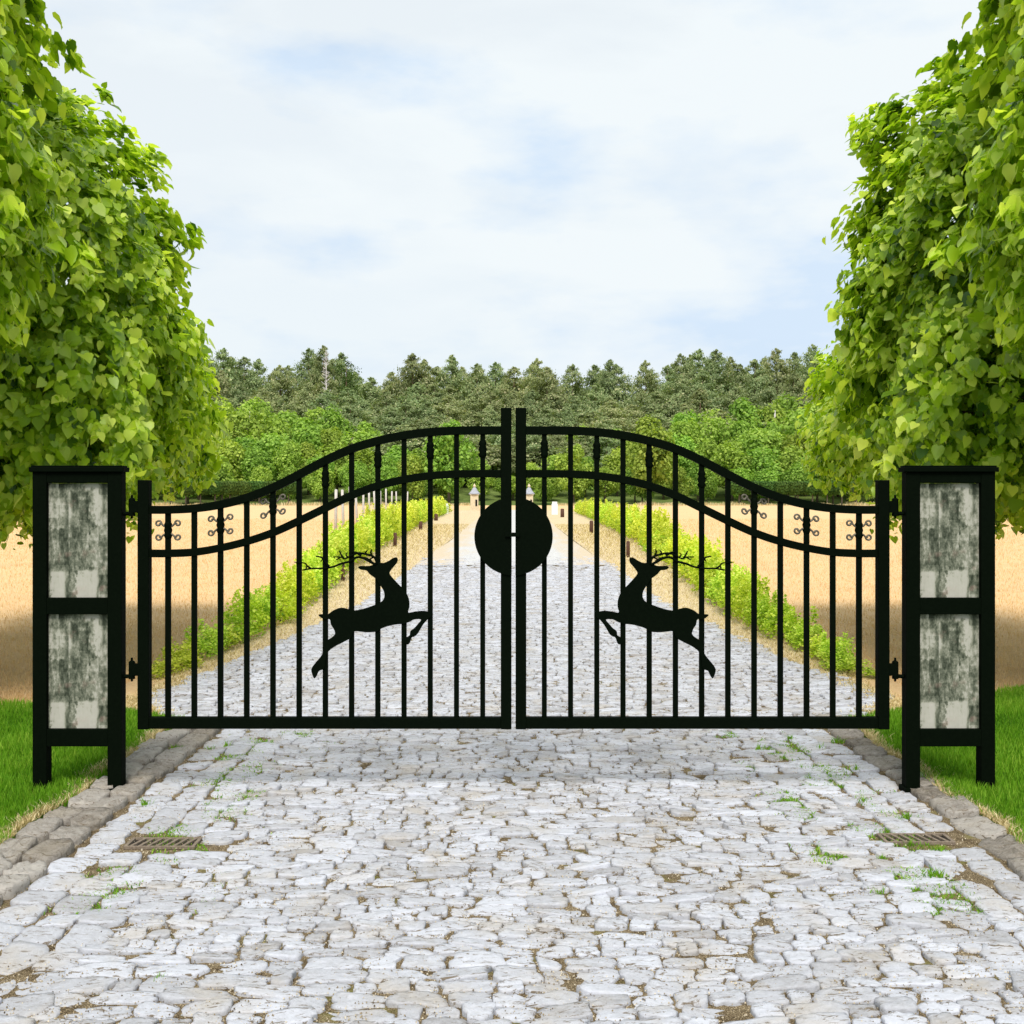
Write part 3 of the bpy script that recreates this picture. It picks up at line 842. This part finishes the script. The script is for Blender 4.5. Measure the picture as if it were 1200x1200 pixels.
# low clipped hedge trees along the far field edge
def box_crown(seed, n=1500):
    global rng
    keep = rng; rng = np.random.default_rng(seed)
    P = rng.uniform(-1, 1, (n, 3)); ax = rng.integers(0, 3, n); P[np.arange(n), ax] = np.sign(P[np.arange(n), ax])
    Nr = P.copy(); P = P * np.array([1.35, .8, .95]) * rng.uniform(.9, 1.03, (n, 1)) + np.array([0, 0, 2.9])
    V, Fc, K = leaf_cloud(P, Nr + rng.normal(0, .5, (n, 3)), rng.normal(0, 1, (n, 3)), rng.uniform(.2, .4, n), True)
    me = mesh_np('crown', V, [Fc], False, np.repeat(np.clip(rng.normal(.45, .2, n), 0, 1), K)); rng = keep; return me
hc = box_crown(5); ht = straight_trunk(2.8, .17)
for s_, nm in ((-1, 'left'), (1, 'right')):
    for i in range(9):
        px = 602 + s_ * (264 + 17.2 * i)
        place_tree('clipped_hedge_tree', hc, ht, M['hedge'], M['bark'], (px_at(px, 183), 183, 0),
                   'dark box-clipped hedge tree on a bare stem at the %s field edge' % nm, 'tree', 'clipped hedge trees, %s field edge' % nm, 0, (1, 1, 1))
# two yellower trees near the end of the track
for px, yt, s, lab in ((526, 492, 1.0, 'bright green leafy tree left of the far gatehouse pillars'), (762, 486, 1.0, 'bright green leafy tree right of centre below the pines'),
                       (484, 530, .7, 'small leafy tree behind the pale stakes'), (672, 520, .8, 'small leafy tree right of the far pillars')):
    y = 186; h = top_z(yt, y) - hill_f(y)
    place_tree('leafy_tree', bc[rr.randrange(5)], bt, M['decid'], M['bark'], (px_at(px, y), y, hill_f(y)), lab, 'tree', None, rr.uniform(0, 6), (h / 11 * .85, h / 11 * .85, h / 11))

# ------------------------------------------------------------------ vines, stakes, far pillars
def vine_crown(seed, n=1400):
    global rng
    keep = rng; rng = np.random.default_rng(seed)
    k = 26; c = rng.uniform(-1, 1, (k, 3)) * np.array([.42, .62, .36]) + np.array([0, 0, .58])
    j = rng.integers(0, k, n); P = c[j] + rng.normal(0, .10, (n, 3))
    sh = rng.random(n) < .20; sx = rng.integers(0, 9, sh.sum()); P[sh, 0] = rng.uniform(-.4, .4, 9)[sx] + rng.normal(0, .03, sh.sum()); P[sh, 1] = rng.uniform(-.6, .6, 9)[sx] + rng.normal(0, .04, sh.sum()); P[sh, 2] = .75 + rng.uniform(0, 1, sh.sum()) * rng.uniform(.2, .6, 9)[sx]; P[:, 2] = np.clip(P[:, 2], .04, 1.4)
    V, Fc, K = leaf_cloud(P, rng.normal(0, .6, (n, 3)) + np.array([0, -.4, .7]), rng.normal(0, .7, (n, 3)) + np.array([0, 0, -.5]), rng.uniform(.045, .085, n))
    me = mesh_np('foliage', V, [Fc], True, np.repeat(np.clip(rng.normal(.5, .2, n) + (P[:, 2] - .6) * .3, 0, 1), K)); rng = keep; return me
vc = [vine_crown(70 + i) for i in range(4)]
def vine_stem():
    m = MB(); m.tube([(0, 0, -.03), (.04, 0, .25), (-.03, .03, .55)], [.03, .022, .015], 7)
    m.tube([(0, 0, .3), (.1, .3, .6)], [.015, .006], 5); m.tube([(0, 0, .3), (-.1, -.3, .62)], [.015, .006], 5); return m.mesh('stem', True)
vst = vine_stem(); vc[0].materials.append(M['vine'])
for m_ in vc[1:]: m_.materials.append(M['vine'])
vst.materials.append(M['pinebark'])
nv = 0
for s_, nm in ((-1, 'left'), (1, 'right')):
    y = 12.3
    while y < 112:
        hgt = float(np.interp(y, [12.3, 13.8, 18.5, 28, 40, 120], [.16, .30, .56, .80, 1.02, 1.1])) * rr.uniform(.6, 1.25)
        x = s_ * (verge_x(y) + float(np.interp(y, [11, 30, 100], [.12, .25, .45])) + rr.uniform(-.1, .1))
        e = empty('grapevine', (x, y, -.012), 'bright green bushy grapevine in the row along the %s side of the track' % nm, 'grapevine', 'grapevines in the %s row' % nm)
        e.rotation_euler.z = rr.choice([0, math.pi]) + rr.uniform(-.3, .3); ws = float(np.interp(y, [12, 16, 25, 100], [.36, .55, .8, 1.4])); e.scale = (ws, max(ws, .6), hgt)
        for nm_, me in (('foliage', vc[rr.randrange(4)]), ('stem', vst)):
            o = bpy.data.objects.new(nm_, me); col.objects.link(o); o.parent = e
        y += float(np.interp(y, [12, 25, 100], [.62, 1.0, 1.9]))
def stake(px, ytop, ybase, wpx, mat, name, lab, cat, grp):
    x, y = at(px, ybase); s = F / y; h = (ybase - ytop) / s; r = wpx / s / 2
    m = MB(); m.lathe([(r, -.15), (r * .95, h * .93), (r * .6, h)], 10); o = m.build(name, M[mat], None, True); o.location = (x, y, 0)
    return tag(o, lab, cat, grp)
for px, a, b, lab in ((511, 602, 610, 'farthest brown stake at the foot of the left vines'), (493, 611, 621, 'second farthest brown stake at the foot of the left vines'),
                      (463, 624, 640, 'thick brown stake at the left vines above the deer head'), (402, 660, 681, 'nearest brown stake under the left vines'),
                      (659, 596, 606, 'farthest brown stake at the foot of the right vines'), (693, 610, 625, 'middle brown stake at the foot of the right vines'),
                      (736, 634, 653, 'nearest brown stake at the right vines by the deer head')):
    stake(px, a, b, 4.5, 'stake', 'wooden_stake', lab, 'stake', 'brown stakes at the foot of the vines')
for i in range(14):
    y = 50 + 70 * (i / 13) ** 1.2; px = 381 + 96 * (i / 13) ** .8
    x = px_at(px, y); h = 2.15 if i % 3 else 2.35
    m = MB(); m.lathe([(.075, -.2), (.07, h), (.04, h + .04)], 8); o = m.build('pale_stake', M['pale'], None, True); o.location = (x, y, 0)
    o.rotation_euler = (rr.uniform(-.03, .03), rr.uniform(-.04, .04), 0)
    tag(o, 'tall pale weathered vineyard stake left of the track', 'stake', 'pale vineyard stakes')


def far_pillar(px, lab):
    y = 129.0; x = px_at(px, y)
    e = empty('stone_pillar', (x, y, 0), lab, 'pillar', 'sandstone pillars at the end of the track')
    m = MB(); m.box(-.55, .55, -.55, .55, -.1, .22); m.box(-.46, .46, -.46, .46, .22, 1.75); m.box(-.52, .52, -.52, .52, 1.75, 1.86); bevel(m.build('shaft', M['sandstone'], e), .02)
    m = MB(); m.lathe([(.66, 1.86), (.68, 1.95), (.55, 2.08), (.36, 2.32), (.22, 2.58), (.14, 2.68)], 20); m.build('domed_cap', M['slate'], e, True)
    m = MB(); m.lathe([(.1, 2.68), (.17, 2.78), (.17, 2.88), (.09, 2.98), (.03, 3.12)], 14); m.build('finial', M['sandstone'], e, True)
    m = MB(); m.box(.12, .34, -.5, -.455, .5, 1.25); m.build('niche', M['void'], e)  # thin dark slab on the shaft, niche shade put into its colour
far_pillar(556, 'cream stone pillar with grey domed cap, left one at the track end')
far_pillar(620, 'cream stone pillar with grey domed cap, right one at the track end')
for px, a, b, lab in ((522, 590, 602, 'white marker stone on the left verge near the track end'), (650, 588, 603, 'white marker stone on the right verge near the track end')):
    x, y = at(px, b); s = F / y; h = (b - a) / s; r = 3.6 / s
    m = MB(); m.box(-r, r, -r * .7, r * .7, -.1, h * .82); m.box(-r * .8, r * .8, -r * .5, r * .5, h * .82, h)
    o = bevel(m.build('marker_stone', M['white'])); o.location = (x, y, 0.01); tag(o, lab, 'marker stone', 'white marker stones')

# ------------------------------------------------------------------ weeds in the paving joints
def tuft(n, seed):
    global rng
    keep = rng; rng = np.random.default_rng(seed)
    V, Fc = blades(rng.normal(0, .018, n), rng.normal(0, .014, n), np.zeros(n), rng.uniform(.018, .05, n), rng.uniform(.004, .008, n), 1.1)
    me = mesh_np('weed_tuft', V, Fc, True, np.repeat(rng.uniform(.2, .9, n), 5)); me.materials.append(M['grass']); rng = keep; return me
tf = [tuft(26, 3), tuft(44, 4), tuft(16, 6)]
for i, (px, py) in enumerate([(1013, 941), (1062, 961), (1076, 962), (1039, 978), (1033, 1010), (973, 912), (940, 902), (985, 925), (962, 880), (1002, 904), (925, 868), (948, 915), (1068, 992), (1095, 1030),
                              (266, 876), (246, 880), (267, 918), (255, 929), (243, 946), (206, 880), (186, 1150), (1030, 1050), (1100, 1000), (918, 890), (1020, 885), (982, 872), (890, 880), (170, 945)]):
    x, y = at(px, py); o = bpy.data.objects.new('weed_tuft', tf[i % 3]); col.objects.link(o); o.location = (x, y, .008); o.rotation_euler.z = i; s_ = rr.uniform(.6, 1.3); o.scale = (s_, s_, s_)
    tag(o, 'small green weed tuft growing between the driveway setts', 'weed', 'weeds between the setts')
# moss and grit creeping along joints
n = 26000
cxm = rng.choice([0, 1, 2, 3], n, p=[.45, .2, .2, .15]); mx_ = np.array([1.9, 2.25, -2.05, -1.7])[cxm]
y = rng.uniform(5.2, 9.2, n); x = mx_ + .06 * np.sin(y * 6) + rng.normal(0, .10, n)
ok = (np.sin(x * 9 + 2 * np.sin(y * 2)) * np.sin(y * 4.1 + 1) > .1); x, y = x[ok], y[ok]; n = len(x)
V, Fc = blades(x, y, np.full(n, .002), rng.uniform(.008, .024, n), rng.uniform(.004, .009, n), 1.5)
tag(obj('moss', mesh_np('moss', V, Fc, True, np.repeat(rng.uniform(.2, 1, n), 5)), M['grass']), 'yellow-green moss and seedlings in the joints near both gutters', 'moss', kind='stuff')


# ------------------------------------------------------------------ gate pillars
def pillar(s, label):
    """built in local x (metres from pillar centre), mirrored by s"""
    cx = gx(90) if s < 0 else gx(1114.3)
    e = empty('gate_pillar', (cx, D + .045, 0), label, 'gate pillar', 'gate pillars')
    W = 52.2 / 176; p = 16.5 / 176
    z = lambda py: gz(py)
    dp = .045
    for a, b in ((-W, -W + p), (W - p, W)):
        m = MB(); m.box(a, b, -dp, dp, -.06, z(553)); bevel(m.build('post', M['black'], e), .004)
    m = MB()
    m.box(-W + p, W - p, -dp + .003, dp - .003, z(566), z(553.2)); bevel(m.build('rail', M['black'], e))
    m = MB(); m.box(-W + p, W - p, -dp + .003, dp - .003, z(720), z(701)); bevel(m.build('rail', M['black'], e))
    m = MB(); m.box(-W + p, W - p, -dp + .003, dp - .003, z(875), z(855)); bevel(m.build('rail', M['black'], e))
    m = MB(); m.box(-W - .018, W + .018, -dp - .018, dp + .018, z(553), z(547.5)); m.box(-W - .008, W + .008, -dp - .008, dp + .008, z(547.5), z(545.5)); bevel(m.build('cap', M['black'], e), .004)
    for a, b in ((566, 701), (720, 855)):
        m = MB(); m.box(0, 2 * (W - p) - .004, 0, .02, .0, z(a) - z(b) - .004)
        o = m.build('panel', M['panel'], e); o.location = (-W + p + .002, -.012, z(b) + .002)
    for a in (-W + p / 2, W - p / 2):
        m = MB(); m.box(a - .06, a + .06, -dp - .02, dp + .02, -.06, .036); bevel(m.build('foot_plate', M['black'], e), .003)
    return e
pillar(-1, 'black framed gate pillar with mottled bark-look panels, left of the gate')
pillar(1, 'black framed gate pillar with mottled bark-look panels, right of the gate')

# ------------------------------------------------------------------ gate leaves
CX = 601.8
UP = [(173, 597.5), (194, 597.5), (225, 596), (256, 591.5), (287, 583.5), (318, 571.5), (348, 556.5), (379, 540), (410, 526), (441, 516.5), (472, 510), (503, 506), (534, 504.3), (565, 504), (588, 504)]
LO = [(173, 649), (194, 649), (225, 647.5), (256, 642.5), (287, 635), (318, 624.5), (348, 611), (379, 596), (410, 581), (441, 569.5), (472, 562), (503, 557.5), (534, 555.5), (565, 555), (588, 555)]
def yat(curve, px): return float(np.interp(px, [c[0] for c in curve], [c[1] for c in curve]))
Z5 = 5.4545
def dz(p): return (320 + p[0] / Z5, 600 + p[1] / Z5)
DEER = [(795, 302), (790, 325), (770, 350), (748, 378), (743, 398), (768, 430), (800, 465), (830, 495), (855, 530), (868, 570), (869, 610), (862, 645), (900, 640), (950, 634), (990, 640), (1006, 655), (1005, 673), (985, 690),
        (958, 722), (938, 755), (921, 783), (905, 797), (884, 806), (872, 840), (857, 850), (838, 838), (846, 808), (870, 792), (876, 764), (900, 745), (926, 715), (944, 690), (900, 690), (868, 706), (830, 718), (780, 722),
        (725, 735), (690, 748), (655, 768), (600, 772), (555, 768), (512, 768), (492, 808), (440, 838), (400, 858), (360, 885), (338, 915), (330, 960), (322, 1005), (290, 1020), (277, 1046), (262, 1068), (250, 1052), (240, 1010),
        (262, 973), (298, 930), (318, 895), (325, 850), (345, 822), (375, 802), (392, 780), (385, 752), (366, 722), (359, 690), (335, 688), (308, 682), (285, 660), (312, 656), (347, 655), (380, 632), (430, 614), (480, 624), (512, 633),
        (560, 625), (612, 609), (652, 594), (690, 575), (708, 548), (706, 512), (690, 482), (674, 460), (655, 430), (630, 411), (610, 395), (594, 376), (560, 371), (540, 356), (556, 346), (590, 347), (622, 344), (645, 332), (670, 325),
        (705, 327), (738, 312), (768, 294), (788, 292)]
ANT = [([(655, 340), (612, 316), (570, 295), (530, 292), (485, 318), (430, 332), (380, 352), (310, 362), (245, 363), (183, 373)], 9, 5),
       ([(352, 352), (325, 315), (305, 292), (268, 284)], 9, 4), ([(330, 305), (312, 305), (300, 320)], 6, 3), ([(235, 362), (212, 345), (195, 328), (130, 322)], 7, 3), ([(208, 350), (205, 372)], 6, 4),
       ([(662, 335), (650, 300), (632, 283), (590, 272), (550, 264), (505, 276), (455, 300), (430, 290), (380, 289)], 8, 4),
       ([(634, 290), (622, 262), (626, 240)], 8, 4), ([(600, 278), (588, 262), (600, 246)], 7, 4), ([(560, 280), (530, 262), (500, 256)], 9, 5), ([(448, 300), (432, 275), (420, 250)], 7, 4), ([(475, 292), (462, 276), (470, 262)], 6, 3),
       ([(620, 330), (615, 305), (640, 292)], 7, 4), ([(575, 292), (600, 300), (628, 316)], 6, 5), ([(425, 292), (405, 304), (395, 300)], 5, 3), ([(480, 320), (455, 322), (440, 345)], 4, 3)]


def gate_leaf(s, label):
    X = (lambda px: (px - CX) / 176 * (1 if s < 0 else -1))
    e = empty('gate_leaf', ((CX - 600) / 176 + X(166.5), D + .05, gz(855)), label, 'gate', 'gate leaves')
    ox, oz = X(166.5), gz(855)
    def part(name, mb, mat='black', parent=None, smooth=False, bw=.003):
        me = mb.mesh(name, smooth)
        me.transform(Matrix.Translation((-ox, 0, -oz)))
        o = obj(name, me, M[mat], parent or e)
        if bw: bevel(o, bw)
        return o
    def bx(px0, px1, py0, py1, d):
        m = MB(); a, b = sorted((X(px0), X(px1))); m.box(a, b, -d, d, gz(py1), gz(py0)); return m
    def crv(c): return [(X(x), gz(y)) for x, y in c]
    part('hinge_post', bx(160, 173.3, 562.5, 855.5, .038), bw=.006)
    part('meeting_post', bx(586.8, 599.4, 477.5, 855.5, .036), bw=.006)
    part('bottom_rail', bx(173.2, 586.9, 842, 855, .030))
    up, lo = catmull(UP, 5), catmull(LO, 5)
    m = MB(); m.sweep(crv(up), 9.6 / 176, -.028, .028); part('top_rail', m)
    m = MB(); m.sweep(crv(lo), 9.0 / 176, -.025, .025); part('middle_rail', m)
    for i in range(13):
        px = 194.3 + 30.93 * i
        pk = part('picket', bx(px - 2.9, px + 2.9, yat(UP, px), 845, .017), bw=.002)
        if i % 2 == 0:
            cy = (yat(UP, px) + yat(LO, px)) / 2 - (3 if i > 3 else 1.5)
            if i > 3: cy = yat(UP, px) + 22
            m = MB(); r = 2.9 / 176
            # forged collar: bead, barrel, bead
            k = [(r * 1.0, -10), (r * 1.15, -9), (r * 1.45, -6.5), (r * 1.15, -4), (r * 1.5, 0), (r * 1.15, 4), (r * 1.45, 6.5), (r * 1.15, 9), (r * 1.0, 10)]
            m.lathe([(a_ * 1.15, gz(cy) + b_ / 176) for a_, b_ in k], 14, (X(px), 0))
            part('collar', m, parent=pk, smooth=True, bw=0)
            if i <= 4:
                m = MB()
                slope = (yat(UP, px + 8) - yat(UP, px - 8)) / 16
                for sx in (-1, 1):
                    for sy in (-1, 1):
                        pts = []
                        for t in np.linspace(0, 1, 22):
                            if t < .35:
                                u = t / .35; qx, qy = 2.5 + 5.5 * u, 4.0 + 1.0 * u + 3.2 * u ** 2
                            else:
                                u = (t - .35) / .65; a_ = math.pi * (1.0 - 2.1 * u) - .2; rad = 3.7 * (1 - .55 * u)
                                qx, qy = 11.4 + math.cos(a_) * rad, 8.0 + math.sin(a_) * rad
                            pts.append((X(px + sx * qx), -.0, gz(cy + sy * qy + slope * sx * qx * .5)))
                        rad_ = [(.0068 if t < .6 else .0068 + .002 * (t - .6)) for t in np.linspace(0, 1, 22)]
                        m.tube(pts, rad_, 7)
                part('scroll', m, 'scroll', pk, True, 0)
    # lock plate: half disc
    cyd = 628.5; rd = 46.0; m = MB(); poly = []
    for k in range(41):
        a = math.pi / 2 + math.pi * k / 40
        poly.append((CX + rd * math.cos(a), cyd - rd * math.sin(a)))
    poly = [(min(px, 599.6), py) for px, py in poly]
    m.plate([(X(a), gz(b)) for a, b in poly], -.046, -.038); part('lock_plate', m, bw=.0025)
    if s < 0:
        m = MB(); m.box(X(592), X(609), -.062, -.0462, gz(629), gz(624)); part('latch_bolt', m, bw=.002)
    # deer
    P2 = [dz(p) for p in DEER]
    P2 = catmull(P2 + [P2[0]], 3)[:-1]
    m = MB(); m.plate([(X(a), gz(b)) for a, b in P2], -.027, -.0185)
    d = part('deer_silhouette', m, bw=.001)
    m = MB()
    for pts, r0, r1 in ANT:
        q = catmull([dz(p) for p in pts], 4) if len(pts) > 2 else [dz(p) for p in pts]
        k = len(q); m.tube([(X(a), -.0225, gz(b)) for a, b in q], [((r0 + (r1 - r0) * i / (k - 1)) / Z5 / 176) for i in range(k)], 8)
    part('antlers', m, parent=d, smooth=True, bw=0)
    # hinges
    for py in (594, 786):
        m = MB()
        a, b = sorted((X(153.0), X(161))); m.box(a, b, -.02, .02, gz(py + 7), gz(py - 7))
        m.lathe([(.021, gz(py + 11)), (.021, gz(py - 9)), (.012, gz(py - 10.5))], 14, (X(151.5), 0))
        pts = [(X(151), 0, gz(py + 7)), (X(147), 0, gz(py + 8)), (X(141.6), 0, gz(py + 8))]
        m.tube(pts, [.016, .014, .014], 8)
        m.lathe([(.008, gz(py + 14)), (.008, gz(py - 14))], 8, (X(151.5), 0))
        part('hinge', m, bw=.0015)
    return e
gate_leaf(-1, 'left black iron gate leaf with a leaping deer facing right')
gate_leaf(1, 'right black iron gate leaf with a leaping deer facing left')
